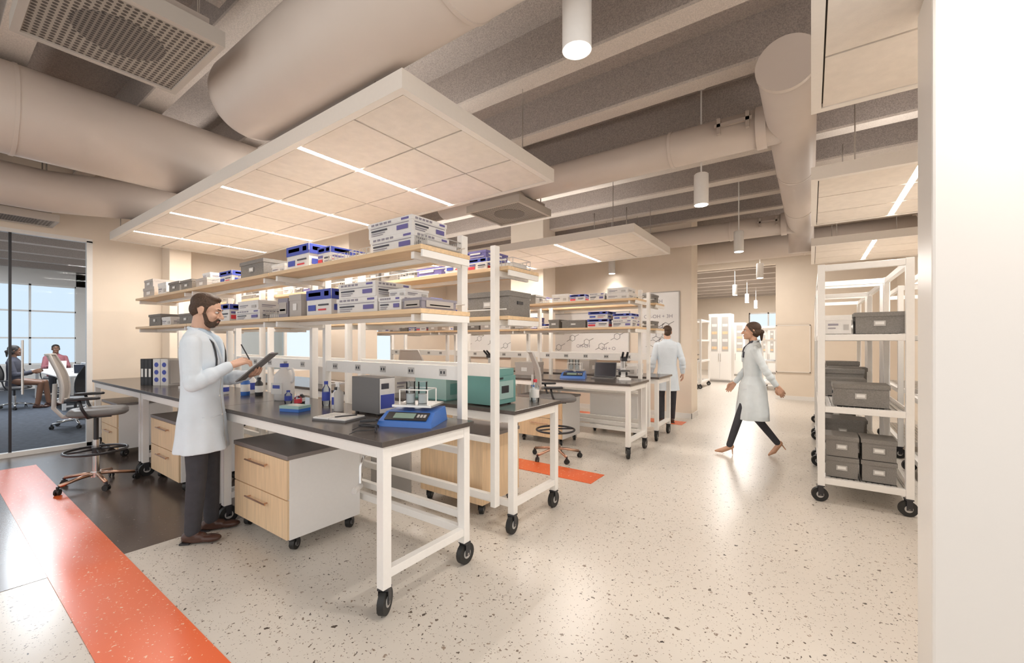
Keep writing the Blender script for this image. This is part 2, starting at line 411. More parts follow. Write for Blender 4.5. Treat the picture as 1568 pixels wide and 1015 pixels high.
# ------------------------------------------------------------------ lab benches
def caster(b,x,y,r=.07,rot=0.3,zt=.15):
    T=Matrix.Translation((x,y,0))@Matrix.Rotation(rot,4,'Z')
    b.cyl((-.018,.012,r),(.018,.012,r),r,M_blk,28,M=T); b.cyl((-.022,.012,r),(.022,.012,r),r*.45,M_lgray,16,M=T)
    b.cyl((-.03,.012,r),(.03,.012,r),.008,M_chr,10,M=T)
    for sx in (-.03,.026): b.box(sx,sx+.004,-.012,.03,r-.01,zt-.008,M_blkp,T)
    b.box(-.032,.032,-.02,.034,zt-.012,zt,M_blkp,T)
def bench_mesh(L=2.1,D=.74,H=.95):
    b=MB(); h=L/2; l=.055
    b.box(-h,h,0,D,H-.03,H,M_top)
    z1=H-.03
    for x0 in (-h+.02,h-.02-l):
        for y0 in (.02,D-.02-l):
            b.box(x0,x0+l,y0,y0+l,.15,z1,M_white)
        b.box(x0+.004,x0+l-.004,.075,D-.075,z1-.07,z1,M_white); b.box(x0+.004,x0+l-.004,.075,D-.075,.20,.25,M_white)
        for y0 in (.02+l/2,D-.02-l/2): caster(b,x0+l/2,y0,rot=random.uniform(-.5,.6))
    b.box(-h+.075,h-.075,.024,.064,z1-.07,z1,M_white); b.box(-h+.075,h-.075,D-.064,D-.024,z1-.07,z1,M_white)
    b.box(-h+.075,h-.075,D-.064,D-.024,.20,.25,M_white)
    return b.build('lab_bench')
BM=bench_mesh()
def shelving(y_post,sgn,x_end=-1.87,n=3,seg=1.86):
    b=MB()
    for i in range(n):
        a=x_end-seg*i-.005; c=x_end-seg*(i+1)+.005
        px=[a-.13,c+.08]
        if i==0: px=[a-.10,c+.08]
        for x in px:
            b.box(x-.022,x+.022,y_post-.03,y_post+.03,.22,2.21,M_white)
            for zz in (2.03,1.65):
                y0,y1=sorted((y_post+sgn*.03,y_post+sgn*.45)); b.box(x-.014,x+.014,y0,y1,zz-.045,zz-.002,M_white)
        x0,x1=min(px),max(px)
        for (z0,z1) in ((1.21,1.31),(.26,.31),(.70,.74)): b.box(x0,x1,y_post-.02,y_post+.02,z0,z1,M_white)
        for k in range(5):
            xo=x0+(x1-x0)*(k+.5)/5
            yf=y_post+sgn*.021
            ya,yb=sorted((yf,yf+sgn*.003)); b.box(xo-.035,xo+.035,ya,yb,1.235,1.285,M_lgray)
            for q in (-.015,.015): 
                ya,yb=sorted((yf,yf+sgn*.005)); b.box(xo+q-.007,xo+q+.007,ya,yb,1.25,1.27,M_blkp)
        y0,y1=sorted((y_post+sgn*.035,y_post+sgn*.475))
        for zz in (2.03,1.65):
            b.box(c,a,y0,y1,zz,zz+.028,M_wood)
            b.box(c,a,(y0+y1)/2-.015,(y0+y1)/2+.015,zz-.03,zz-.001,M_white)
            yl=y_post+sgn*.05; b.cyl((c+.03,yl,zz+.08),(a-.03,yl,zz+.08),.005,M_white,8)
            if i==0: b.box(a-.012,a+.004,y0+.01,y1-.01,zz-.045,zz-.002,M_white)
    return b.done('bench_shelving',bevel=.002)
for yo in (0,3.74):
    for i in range(3):
        cx=-1.84-1.05-2.105*i
        place(BM,'lab_bench',(cx,1.42+yo,0),0,.003)
        place(BM,'lab_bench',(cx,3.37+yo,0),PI,.003)
    shelving(2.195+yo,-1); shelving(2.565+yo,1)
b=MB(); b.tube([(0,.0,.845),(0,-.02,.835),(0,-.05,.80),(0,-.05,.71),(0,-.06,.70)],.008,M_chr); b.cyl((0,-.05,.70),(0,-.14,.70),.015,M_lgray,12)
b.done('bench_crank_handle',(-2.02,1.435,0),.6)
# ------------------------------------------------------------------ drawer cabinets
def cabinet(name,x0,x1,y0,y1,side,face=-1):
    b=MB(); z0=.10; z1=.66
    b.box(x0,x1,y0,y1,z0,z1,side); b.box(x0-.01,x1+.01,y0-.02,y1+.01,z1,z1+.03,M_cush)
    yf=y0-.018 if face<0 else y1; 
    zm=(z0+z1)/2
    for a,c in ((z0+.005,zm-.004),(zm+.004,z1-.005)):
        b.box(x0+.004,x1-.004,yf,yf+.018,a,c,M_woodv)
        xc=(x0+x1)/2; yh=yf-.03 if face<0 else yf+.048
        yb=yf if face<0 else yf+.018
        b.cyl((xc-.16,yh,c-.07),(xc+.16,yh,c-.07),.006,M_copper,10)
        for s in (-.13,.13): b.cyl((xc+s,yh,c-.07),(xc+s,yb,c-.07),.005,M_copper,8)
    for x in (x0+.06,x1-.06):
        for y in (y0+.06,y1-.06): caster(b,x,y,r=.042,rot=.5,zt=.10)
    b.done(name,bevel=.002)
cabinet('drawer_pedestal',-3.78,-2.95,1.50,2.06,M_whp)
cabinet('drawer_pedestal',-5.86,-5.02,1.50,2.06,M_whp)
cabinet('drawer_pedestal',-7.95,-7.2,1.50,2.06,M_whp)
cabinet('drawer_pedestal',-3.0,-2.25,2.75,3.28,M_woodv,1)
cabinet('drawer_pedestal',-5.2,-4.4,2.75,3.28,M_whp,1)
for x in (-3.6,-5.7,-7.8): cabinet('drawer_pedestal',x,x+.75,5.26,5.8,M_whp)
cabinet('drawer_pedestal',-3.0,-2.2,6.48,7.0,M_whp,1)
b=MB(); b.box(-3.7,-3.1,2.71,2.73,.0,.84,M_lgray); b.box(-3.72,-3.08,2.68,2.76,0,.02,M_lgray); b.done('modesty_panel',bevel=.006)
# ------------------------------------------------------------------ shelf stock
def supply_box(x0,x1,yc,z,h,style,d=.3,rz=0):
    w=x1-x0; b=MB(); e=.0015
    body={'W':M_card,'B':M_card,'P':M_purp,'G':M_cardg,'K':M_inkg,'N':M_card,'R':M_card}[style]
    b.box(-w/2,w/2,-d/2,d/2,0,h,body)
    b.box(-w/2-.004,w/2+.004,-d/2-.004,d/2+.004,h*.74,h+.002,body)
    for (fx,fy,ax) in ((0,-d/2-.005,'y'),(w/2+.005,0,'x'),(0,d/2+.005,'y')):
        L=(w if ax=='y' else d)
        def lab(u0,u1,z0,z1,m):
            if ax=='y': b.box(u0*L,u1*L,fy-e,fy+e,z0*h,z1*h,m)
            else: b.box(fx-e,fx+e,u0*L,u1*L,z0*h,z1*h,m)
        if style=='W':
            for i in range(5): lab(-.42+.10*i,-.35+.10*i,.80,.93,M_inkg)
            lab(-.44,.44,.62,.655,M_inkg); lab(.18,.42,.22,.5,M_purp); lab(-.42,-.05,.40,.50,M_ink); lab(-.42,-.1,.26,.31,M_inkg); lab(-.42,-.15,.14,.18,M_inkg); lab(.28,.44,.80,.93,M_purp)
        elif style=='N':
            lab(-.40,.0,.45,.55,M_inkg); lab(-.40,-.1,.28,.33,M_inkg); lab(.2,.4,.2,.5,M_lgray)
        elif style=='B':
            lab(-.5,.5,.62,1.0,M_blue); lab(-.40,.1,.76,.90,M_card); lab(-.42,-.12,.2,.42,M_blue); lab(0,.4,.38,.44,M_ink); lab(.0,.3,.2,.26,M_red); lab(.25,.42,.74,.92,M_red)
        elif style=='R':
            lab(-.5,.5,.70,1.0,M_blue); lab(-.4,.05,.78,.92,M_card); lab(-.46,-.12,.15,.38,M_red); lab(-.46,-.1,.46,.58,M_purp); lab(.05,.42,.4,.48,M_ink); lab(.05,.36,.25,.30,M_inkg); lab(.2,.45,.76,.94,M_red)
        elif style=='P':
            lab(-.4,.2,.5,.7,M_card); lab(-.4,.4,.15,.22,M_card)
        elif style=='G':
            lab(-.15,.15,.3,.6,M_card)
        else:
            lab(-.4,.4,.2,.8,M_cardg); lab(-.3,.3,.35,.45,M_card)
    return b.done('supply_box',((x0+x1)/2,yc,z),rz)
def storage_bin(x0,x1,yc,z,h,d=.3,rz=0):
    w=x1-x0; b=MB()
    b.box(-w/2,w/2,-d/2,d/2,0,h*.8,M_gray)
    b.box(-w/2-.008,w/2+.008,-d/2-.008,d/2+.008,h*.8,h,M_gray)
    for s in (-1,1):
        y=s*(d/2+.004); b.box(-.04,.04,min(y,y+s*.004),max(y,y+s*.004),h*.35,h*.6,M_lgray); 
        b.box(-.03,.03,min(y,y+s*.006),max(y,y+s*.006),h*.42,h*.55,M_paper)
        x=s*(w/2+.002); b.box(min(x,x+s*.006),max(x,x+s*.006),-.04,.04,h*.5,h*.62,M_blkp)
    return b.done('storage_bin',((x0+x1)/2,yc,z),rz)
def tray(x0,x1,yc,z,h=.08,d=.25):
    w=x1-x0; b=MB(); r=.003
    for zz in (.01,h/2,h):
        b.tube([(-w/2,-d/2,zz),(w/2,-d/2,zz),(w/2,d/2,zz),(-w/2,d/2,zz)],r,M_lgray,6,closed=True)
    n=6
    for i in range(n+1):
        x=-w/2+w*i/n; b.cyl((x,-d/2,.005),(x,-d/2,h),r*.8,M_lgray,6); b.cyl((x,d/2,.005),(x,d/2,h),r*.8,M_lgray,6); b.cyl((x,-d/2,.008),(x,d/2,.008),r*.8,M_lgray,6)
    b.box(-w/2+.02,w/2-.02,-d/2+.02,d/2-.02,.012,h*.6,M_card)
    return b.done('wire_tray',((x0+x1)/2,yc,z))
ZU=2.0595; ZL=1.6795; ya=1.93
supply_box(-2.43,-2.0,ya,ZU,.105,'W'); supply_box(-2.45,-2.02,ya,ZU+.109,.1,'W')
tray(-1.985,-1.885,ya,ZU,.07,.3)
tray(-2.98,-2.73,ya,ZU,.07); tray(-2.71,-2.47,ya,ZU,.07)
supply_box(-3.16,-2.99,ya+.05,ZU,.15,'R'); supply_box(-3.58,-3.24,ya,ZU,.20,'B',.26)
supply_box(-3.88,-3.66,ya,ZU,.09,'N',.22)
storage_bin(-4.4,-3.95,ya,ZU,.16); supply_box(-4.9,-4.62,ya,ZU,.12,'B',.28); tray(-4.58,-4.44,ya,ZU,.06,.2); tray(-5.17,-4.96,ya,ZU,.07,.22)
storage_bin(-5.95,-5.62,ya,ZU,.12); storage_bin(-6.35,-6.0,ya,ZU,.13); supply_box(-6.75,-6.45,ya,ZU,.15,'N'); supply_box(-7.35,-6.9,ya,ZU,.13,'G'); supply_box(-7.3,-6.95,ya,ZU+.134,.1,'G')
supply_box(-5.5,-5.2,ya,ZU,.1,'G'); supply_box(-5.46,-5.26,ya,ZU+.104,.06,'N',.2)
supply_box(-2.82,-2.36,ya,ZL,.105,'W'); supply_box(-2.80,-2.38,ya,ZL+.109,.1,'W'); supply_box(-2.34,-2.12,ya,ZL,.09,'W'); supply_box(-2.30,-2.14,ya,ZL+.094,.05,'N',.2); supply_box(-2.10,-1.93,ya,ZL,.07,'K')
supply_box(-3.27,-2.93,ya,ZL,.20,'B',.26); supply_box(-3.5,-3.32,ya,ZL,.18,'G'); supply_box(-3.68,-3.53,ya,ZL,.16,'K')
tray(-3.96,-3.76,ya,ZL,.08,.25)
supply_box(-4.5,-4.02,ya,ZL,.09,'W'); supply_box(-4.45,-4.05,ya,ZL+.094,.08,'N'); supply_box(-5.1,-4.65,ya,ZL,.17,'R'); supply_box(-5.5,-5.2,ya,ZL,.12,'N')
storage_bin(-6.0,-5.62,ya,ZL,.12); storage_bin(-7.1,-6.65,ya,ZL,.15); supply_box(-6.6,-6.3,ya,ZL,.1,'N'); tray(-6.25,-6.05,ya,ZL,.07,.2)
yb=2.82
supply_box(-2.6,-2.36,yb,ZU,.16,'B'); supply_box(-2.34,-2.14,yb,ZU,.1,'R'); tray(-2.12,-1.9,yb,ZU,.08); supply_box(-2.33,-2.15,yb,ZU+.104,.06,'P')
storage_bin(-2.34,-1.92,yb,ZL,.2)
def fill(yc,z,x0,x1,dens=.75):
    x=x0
    while x<x1-.14:
        w=min(random.uniform(.14,.38),x1-x)
        if random.random()<dens:
            k=random.random()
            if k<.24: storage_bin(x,x+w,yc,z,random.uniform(.11,.18))
            elif k<.36: tray(x,x+w,yc,z)
            else:
                st=random.choice('WNBPRWNRGBKN'); h=random.uniform(.07,.13); supply_box(x,x+w,yc,z,h,st)
                if random.random()<.55: supply_box(x+.015,x+w-.015,yc,z+h+.004,h*.9,random.choice([st,'N','B']))
        x+=w+random.uniform(.02,.07)
fill(yb,ZU,-7.3,-2.65,.85); fill(yb,ZL,-7.3,-2.4,.85)
for yc in (ya+3.74,yb+3.74):
    fill(yc,ZU,-7.3,-1.95,.92); fill(yc,ZL,-7.3,-1.95,.92)
# ------------------------------------------------------------------ bench-top equipment
TZ=.9505
def balance(x,y,rz=0):
    b=MB(); 
    vs=[(-.17,-.16,0),(.17,-.16,0),(.15,.14,0),(-.15,.14,0),(-.165,-.15,.03),(.165,-.15,.03),(.14,.13,.085),(-.14,.13,.085),(-.155,-.07,.075),(.155,-.07,.075)]
    b.add(vs,[(3,2,1,0),(0,1,5,4),(4,5,9,8),(8,9,6,7),(2,3,7,6),(1,2,6,9,5),(3,0,4,8,7)],M_bblue)
    T=Matrix.Translation((0,-.112,.053))@Matrix.Rotation(math.radians(29),4,'X')
    b.box(-.13,.13,-.035,.035,0,.006,M_blkp,T); b.box(-.08,.05,-.022,.022,.005,.009,M_lcd,T)
    for i in range(3): b.box(.065+.02*i,.078+.02*i,-.012,.012,.005,.010,M_lgray,T)
    b.cyl((0,.04,.08),(0,.04,.10),.03,M_chr); b.box(-.125,.125,-.06,.14,.10,.112,M_steel)
    for sx in (-.09,.09):
        for sy in (-.03,.10): b.cyl((sx,sy,.112),(sx,sy,.20),.004,M_white,8)
    b.tube([(-.09,-.03,.2),(.09,-.03,.2),(.09,.1,.2),(-.09,.1,.2)],.004,M_white,6,closed=True)
    for sx in (-.05,.03):
        b.lathe([(.026,.113),(.028,.116),(.028,.24),(.031,.245)],(sx,.035,0),M_clear,20); b.lathe([(.0255,.114),(.026,.17)],(sx,.035,0),M_paper,20)
    o=b.done('laboratory_balance',(x,y,TZ),rz); o.scale=(1.08,1.08,1.08)
balance(-2.12,1.90,.40); balance(-2.85,5.62,.3)
b=MB()
b.box(-.16,.16,-.07,.07,.012,.27,M_lgrayd); b.box(.161,.166,-.065,.065,.02,.265,M_card); b.box(.1655,.168,-.06,.06,.05,.15,M_blue); b.box(.1655,.169,-.055,.01,.19,.23,M_ink)
for sx in (-.12,.12):
    for sy in (-.05,.05): b.cyl((sx,sy,0),(sx,sy,.012),.012,M_blk,10)
b.done('instrument_case',(-2.66,1.97,TZ),0,.004)
b=MB(); b.lathe([(.075,0),(.085,.01),(.085,.2),(.08,.23),(.045,.27),(.03,.285),(.03,.30)],(0,0,0),M_whp,28); b.cyl((0,0,.298),(0,0,.33),.036,M_blue,20)
b.tube([(.04,0,.28),(.09,0,.285),(.11,0,.24),(.10,0,.17),(.08,0,.16)],.011,M_whp); b.box(-.06,.06,-.088,-.083,.06,.16,M_paper); b.box(-.04,.04,-.09,-.086,.11,.14,M_blue)
b.done('reagent_jug',(-3.93,1.95,TZ),.3)
def bottle(x,y,h,r,body,cap,lab=None,name='reagent_bottle'):
    b=MB(); b.lathe([(r*.92,0),(r,.006),(r,h*.68),(r*.45,h*.82),(r*.42,h*.88)],(0,0,0),body,20); b.cyl((0,0,h*.87),(0,0,h),r*.5,cap,16)
    if lab: b.lathe([(r*1.02,h*.2),(r*1.02,h*.55)],(0,0,0),lab,20)
    b.done(name,(x,y,TZ))
bottle(-3.30,1.98,.20,.032,M_clear,M_blue,M_blue); bottle(-3.20,2.02,.18,.03,M_bblue,M_whp,M_card); bottle(-3.07,1.93,.17,.035,M_whp,M_blkp,M_blue); bottle(-2.95,2.05,.2,.03,M_card,M_blue,M_lgray)
bottle(-4.42,1.95,.18,.035,M_blkp,M_blkp,M_paper); bottle(-4.55,1.88,.2,.04,M_bblue,M_whp,M_card); bottle(-4.68,2.0,.2,.035,M_card,M_blue,M_blue)
bottle(-3.50,1.85,.09,.03,M_clear,M_whp,M_red); bottle(-3.58,1.92,.09,.03,M_blkp,M_whp,M_card); bottle(-3.68,1.86,.11,.03,M_clear,M_blue,M_blue); bottle(-4.85,1.8,.13,.05,M_whp,M_whp,M_blue)
bottle(-2.62,3.2,.16,.03,M_clear,M_blue,M_card); bottle(-1.98,3.15,.2,.035,M_clear,M_red,M_card); bottle(-2.05,3.22,.14,.03,M_whp,M_bblue,M_card)
b=MB(); b.lathe([(.035,0),(.035,.14),(.012,.16),(.012,.18)],(0,0,0),M_lgray,20); b.cyl((0,0,.18),(0,0,.21),.006,M_whp,8); b.box(-.04,.012,-.008,.008,.205,.218,M_whp); b.done('pump_bottle',(-2.96,1.88,TZ))
b=MB(); b.box(-.09,.09,-.06,.06,0,.035,M_bblue); b.box(-.092,.092,-.062,.062,.024,.045,M_tealL); b.box(-.05,.05,-.03,.03,.045,.047,M_card); b.done('tip_box',(-3.22,1.68,TZ),.3,.004)
b=MB(); b.box(-.14,.14,-.1,.1,0,.012,M_lgrayd); b.box(-.135,-.005,-.095,.095,.012,.022,M_paper); b.box(.005,.135,-.095,.095,.012,.020,M_paper)
for i in range(6): b.box(-.12,-.03,-.08+.025*i,-.078+.025*i,.022,.0225,M_ink)
b.cyl((.02,-.06,.025),(.10,.06,.025),.004,M_blkp,8); b.done('open_notebook',(-2.64,1.68,TZ),.25)
b=MB(); b.box(-.07,.07,-.018,.018,0,.012,M_blkp); T=Matrix.Translation((-.06,0,.02))@Matrix.Rotation(-.12,4,'Y'); b.box(0,.13,-.015,.015,0,.018,M_blkp,T); b.done('stapler',(-2.26,1.64,TZ),.2,.004)
b=MB()
for sx in (-.035,.035):
    b.tube([(sx+.026*math.cos(a),0,.022+.018*math.sin(a)) for a in [2*PI*i/16 for i in range(16)]],.0028,M_blkp,6,closed=True)
b.tube([(-.01,0,.024),(.01,0,.024)],.0028,M_blkp,6)
for sx in (-.062,.062): b.tube([(sx,0,.026),(sx*.97,.10,.024),(sx*.95,.14,.006)],.0028,M_blkp,6)
b.done('eyeglasses',(-2.08,1.56,TZ),2.4)
def laptop(x,y,z,rz,body=M_lgrayd):
    b=MB(); b.box(-.16,.16,-.11,.11,0,.015,body); b.box(-.14,.14,-.03,.09,.015,.017,M_blkp)
    T=Matrix.Translation((0,.11,.012))@Matrix.Rotation(-.3,4,'X'); b.box(-.16,.16,-.006,.004,0,.22,body,T); b.box(-.15,.15,-.0075,-.006,.01,.21,M_lcdb,T)
    b.done('laptop',(x,y,z),rz)
laptop(-5.3,1.78,TZ,0); laptop(-2.45,5.75,TZ,.2)
b=MB()
for i in range(3):
    b.box(-.20+.055*i,-.15+.055*i,-.14,.13,0,.32,M_blkp); b.box(-.19+.055*i,-.16+.055*i,-.142,-.139,.1,.2,M_paper); 
for i in range(2):
    x=-.02+.11*i; b.box(x,x+.10,-.14,.13,0,.32,M_card)
    for z in (.07,.16,.25): b.cyl((x+.05,-.143,z),(x+.05,-.139,z),.028,M_blue,20)
b.box(.201,.204,-.12,.11,.02,.3,M_lgray)
b.done('binder_set',(-6.55,1.80,TZ),.45)
b=MB(); b.box(-.18,.18,-.16,.16,.01,.24,M_teal); b.box(-.16,.16,-.12,.16,.24,.30,M_teal)
b.box(.181,.186,-.12,.12,.05,.2,M_tealL); b.box(.186,.189,-.05,.05,.10,.16,M_blkp); b.box(-.15,.15,.161,.166,.04,.2,M_tealL)
for i in range(6): b.box(.1805,.184,-.12,-.02,.215+.003*i,.2165+.003*i,M_blkp)
for sx in (-.14,.14):
    for sy in (-.12,.12): b.cyl((sx,sy,0),(sx,sy,.012),.015,M_blk,10)
b.done('teal_analyser',(-2.28,2.86,TZ),.0,.008)
b=MB(); b.box(-.2,.2,-.15,.15,.01,.2,M_tealL); b.box(.201,.204,-.1,.1,.05,.15,M_teal); b.cyl((0,0,.2),(0,0,.22),.12,M_teal,28); b.box(-.21,.21,-.16,.16,0,.012,M_teal); b.done('benchtop_shaker',(-2.85,2.88,TZ),0,.006)
def microscope(x,y,rz):
    b=MB(); b.box(-.08,.08,-.12,.12,0,.03,M_whp); b.box(-.03,.03,.05,.11,.03,.28,M_whp); b.box(-.07,.07,-.09,.05,.12,.135,M_blkp)
    b.box(-.035,.035,-.08,.11,.26,.32,M_blkp); b.cyl((0,-.04,.26),(0,-.04,.17),.02,M_chr,14); b.cyl((.02,-.03,.26),(.035,-.02,.19),.012,M_chr,12)
    for s in (-.03,.03): b.cyl((s,-.06,.31),(s,-.15,.38),.015,M_blkp,14)
    for s in (-1,1): b.cyl((s*.03,.08,.08),(s*.06,.08,.08),.025,M_blkp,16)
    b.done('microscope',(x,y,TZ),rz,.003)
microscope(-2.12,5.68,.5); microscope(-4.4,5.6,0); microscope(-5.8,1.85,.6)
supply_box(-3.9,-3.55,5.75,TZ,.2,'G'); supply_box(-5.3,-4.95,5.75,TZ,.15,'W'); supply_box(-3.9,-3.5,3.0,TZ,.2,'N'); laptop(-5.0,3.05,TZ,PI,M_whp); bottle(-3.35,3.05,.25,.05,M_whp,M_blue,M_card)
supply_box(-2.6,-2.2,6.6,TZ,.18,'N'); supply_box(-3.4,-3.0,6.6,TZ,.22,'G')
# ------------------------------------------------------------------ drafting chair
def chair_mesh(seat=.76,ring=True,name='drafting_chair'):
    b=MB(); back=M_mesh if ring else M_blkp
    for i in range(5):
        a=2*PI*i/5+.3; d=V((math.cos(a),math.sin(a),0))
        b.tube([(0,0,.12),d*.12+V((0,0,.115)),d*.30+V((0,0,.085))],.017,M_copper if ring else M_chr,10)
        T=Matrix.Translation(d*.31)@Matrix.Rotation(a+.6,4,'Z'); 
        for s in (-.02,.008): b.cyl((0,s,.03),(0,s+.012,.03),.029,M_blk,18,M=T)
        b.cyl((0,0,.03),(0,0,.085),.012,M_blkp,10,M=T); b.box(-.02,.02,-.008,.008,.035,.062,M_blkp,T)
    b.cyl((0,0,.09),(0,0,.14),.045,M_chr,20); b.cyl((0,0,.14),(0,0,seat*.62),.028,M_chr,20); b.cyl((0,0,seat*.55),(0,0,seat-.05),.02,M_blkp,16)
    if ring:
        zr=.36
        b.tube([(.24*math.cos(t),.24*math.sin(t),zr) for t in [2*PI*i/32 for i in range(32)]],.013,M_blkp,8,closed=True)
        for i in range(4):
            a=PI/2*i+.2; b.tube([(0,0,zr+.01),(.24*math.cos(a),.24*math.sin(a),zr)],.010,M_blkp,8)
        b.cyl((0,0,zr-.03),(0,0,zr+.03),.035,M_blkp,16)
    b.box(-.1,.1,-.12,.12,seat-.055,seat-.03,M_blkp)
    rings=[]
    for z,k in ((seat+.035,.80),(seat+.03,.93),(seat+.01,1.0),(seat-.015,1.0),(seat-.03,.92)): rings.append((z,0,.02,.235*k,.23*k))
    vs,fs=ringloft(rings,None,40,3.5); b.add(vs,fs,M_lgrayd,True)
    cols=13;rowsn=12; vs=[];fs=[]
    for j in range(rowsn):
        t=j/(rowsn-1); z=seat+.13+t*.46; hw=.20+.03*math.sin(t*PI)-.05*t*t; y=-.22-.07*t+.03*math.sin(t*PI*1.2)
        for i in range(cols):
            u=-1+2*i/(cols-1); vs.append(V((u*hw,y-.045*(1-u*u),z)))
    for j in range(rowsn-1):
        for i in range(cols-1): a=j*cols+i; fs.append((a,a+1,a+cols+1,a+cols))
    b.add(vs,fs,back,True)
    edge=[vs[i] for i in range(cols)]+[vs[j*cols+cols-1] for j in range(1,rowsn)]+[vs[(rowsn-1)*cols+i] for i in range(cols-2,-1,-1)]+[vs[j*cols] for j in range(rowsn-2,0,-1)]
    b.tube(edge,.011,M_lgray if ring else M_blkp,8,closed=True)
    b.tube([(0,-.05,seat-.04),(0,-.24,seat-.03),(0,-.30,seat+.06),(0,-.29,seat+.3)],.018,M_lgray,10)
    for s in (-1,1):
        b.tube([(s*.1,0,seat-.04),(s*.26,-.04,seat-.03),(s*.28,-.08,seat+.06),(s*.28,-.10,seat+.15)],.013,M_blkp,10)
        vs2,fs2=ringloft([(seat+.175,s*.28,-.07,.035,.11),(seat+.165,s*.28,-.07,.042,.12),(seat+.150,s*.28,-.07,.040,.115)],None,24,3); b.add(vs2,fs2,M_blkp,True)
    return b.build(name)
CH=chair_mesh()
place(CH,'drafting_chair',(-6.02,1.08,0.002),math.radians(-14)); place(CH,'drafting_chair',(-2.66,4.72,0),math.radians(-52)); place(CH,'drafting_chair',(-5.2,4.72,0),math.radians(20))
# ------------------------------------------------------------------ storage racks
def rack(x0,x1,y0,y1,h=2.19):
    b=MB(); t=.055
    for x in (x0,x1-t):
        for y in (y0,y1-t):
            b.box(x,x+t,y,y+t,.15,h,M_white); caster(b,x+t/2,y+t/2,.065,rot=PI/2+.2)
    for z in (.17,.83,1.49,h-.06):
        b.box(x0+t,x1-t,y0+.004,y0+.044,z,z+.055,M_white); b.box(x0+t,x1-t,y1-.044,y1-.004,z,z+.055,M_white)
        b.box(x0+.004,x0+.044,y0+t,y1-t,z,z+.055,M_white); b.box(x1-.044,x1-.004,y0+t,y1-t,z,z+.055,M_white)
        if z<h-.1:
            b.box(x0+.044,x1-.044,y0+.044,y1-.044,z+.03,z+.05,M_white)
            n=14
            for i in range(n): 
                xx=x0+.06+(x1-x0-.12)*i/(n-1); b.cyl((xx,y0+.044,z+.055),(xx,y1-.044,z+.055),.004,M_chr,6)
    b.done('storage_rack',bevel=.003)
rack(.05,.71,4.84,6.25); rack(.05,.71,6.5,7.9); rack(.05,.71,8.15,9.55)
def rbin(x,y,z,w=.2,h=.17,d=.28): storage_bin(x,x+w,y,z,h,d)
zs=(.2325,.8925,1.5525)
for x in (.115,.375):
    for k in (0,1): rbin(x,5.06,zs[0]+.192*k,.23,.186)
rbin(.17,5.08,zs[1],.39,.2,.3); rbin(.33,5.08,zs[2],.33,.19,.3); supply_box(.11,.30,5.08,zs[2],.17,'N')
for yy in (5.95,):
    for z in zs: rbin(random.choice((.12,.2)),yy,z,.35,random.uniform(.18,.24),.3)
for yy in (6.8,7.4,8.5,9.1):
    for z in zs: rbin(random.choice((.12,.2)),yy,z,.4,random.uniform(.18,.3),.35)
rack(-3.5,-2.8,14.2,15.6); rack(-1.25,-.8,15.0,16.5,1.9)
rack(.9,1.5,5.0,6.6); rack(.9,1.5,7.2,8.8)
for yy in (5.3,5.9): 
    for z in zs[:2]: rbin(1.0,yy,z,.4,.3,.4)
# ------------------------------------------------------------------ whiteboards
def whiteboard(x0,x1,z0,z1,texts):
    b=MB(); y=YB-.001
    b.box(x0,x1,y-.02,y-.004,z0,z1,M_wbd); f=.02
    for a in ((x0-f,x1+f,z1,z1+f),(x0-f,x1+f,z0-f,z0),(x0-f,x0,z0,z1),(x1,x1+f,z0,z1)): b.box(a[0],a[1],y-.028,y-.001,a[2],a[3],M_lgray)
    b.box(x0+.1,x1-.1,y-.07,y-.028,z0-f,z0-.005,M_lgray)
    yy=y-.022
    for i in range(5):
        cx=x0+.25+(x1-x0-.5)*i/4; cz=z0+.25+.5*((i*37)%10)/10*(z1-z0-.4)
        pts=[(cx+.07*math.cos(PI/3*k+.5),yy,cz+.07*math.sin(PI/3*k+.5)) for k in range(6)]
        b.tube(pts,.004,M_ink,5,closed=True); b.cyl(pts[0],V(pts[0])+V((.1,0,.05)),.004,M_ink,5); b.cyl(pts[3],V(pts[3])+V((-.08,0,-.04)),.004,M_ink,5)
    o=b.done('whiteboard')
    for i,(t,x,z) in enumerate(texts):
        c=bpy.data.curves.new('formula_text','FONT'); c.body=t; c.size=.10; c.extrude=.0008
        to=bpy.data.objects.new('formula_text',c); bpy.context.scene.collection.objects.link(to); to.location=(x,yy,z); to.rotation_euler=(PI/2,0,0); to.data.materials.append(M_inkg); to.parent=o
whiteboard(-2.85,-2.1,1.2,2.45,[('CH=CH',-2.75,2.25),('CH-OH + 3H',-2.78,1.95),('C=O',-2.6,1.7)])
whiteboard(-5.0,-3.1,1.1,2.1,[('CH=CH-CH=N',-4.9,1.9),('NH-CH=OH',-3.9,1.75),('OH-CH',-4.3,1.35),('2H + O',-3.7,1.3)])
whiteboard(-7.8,-5.6,1.1,2.1,[('C-H + 2O',-7.6,1.8)])
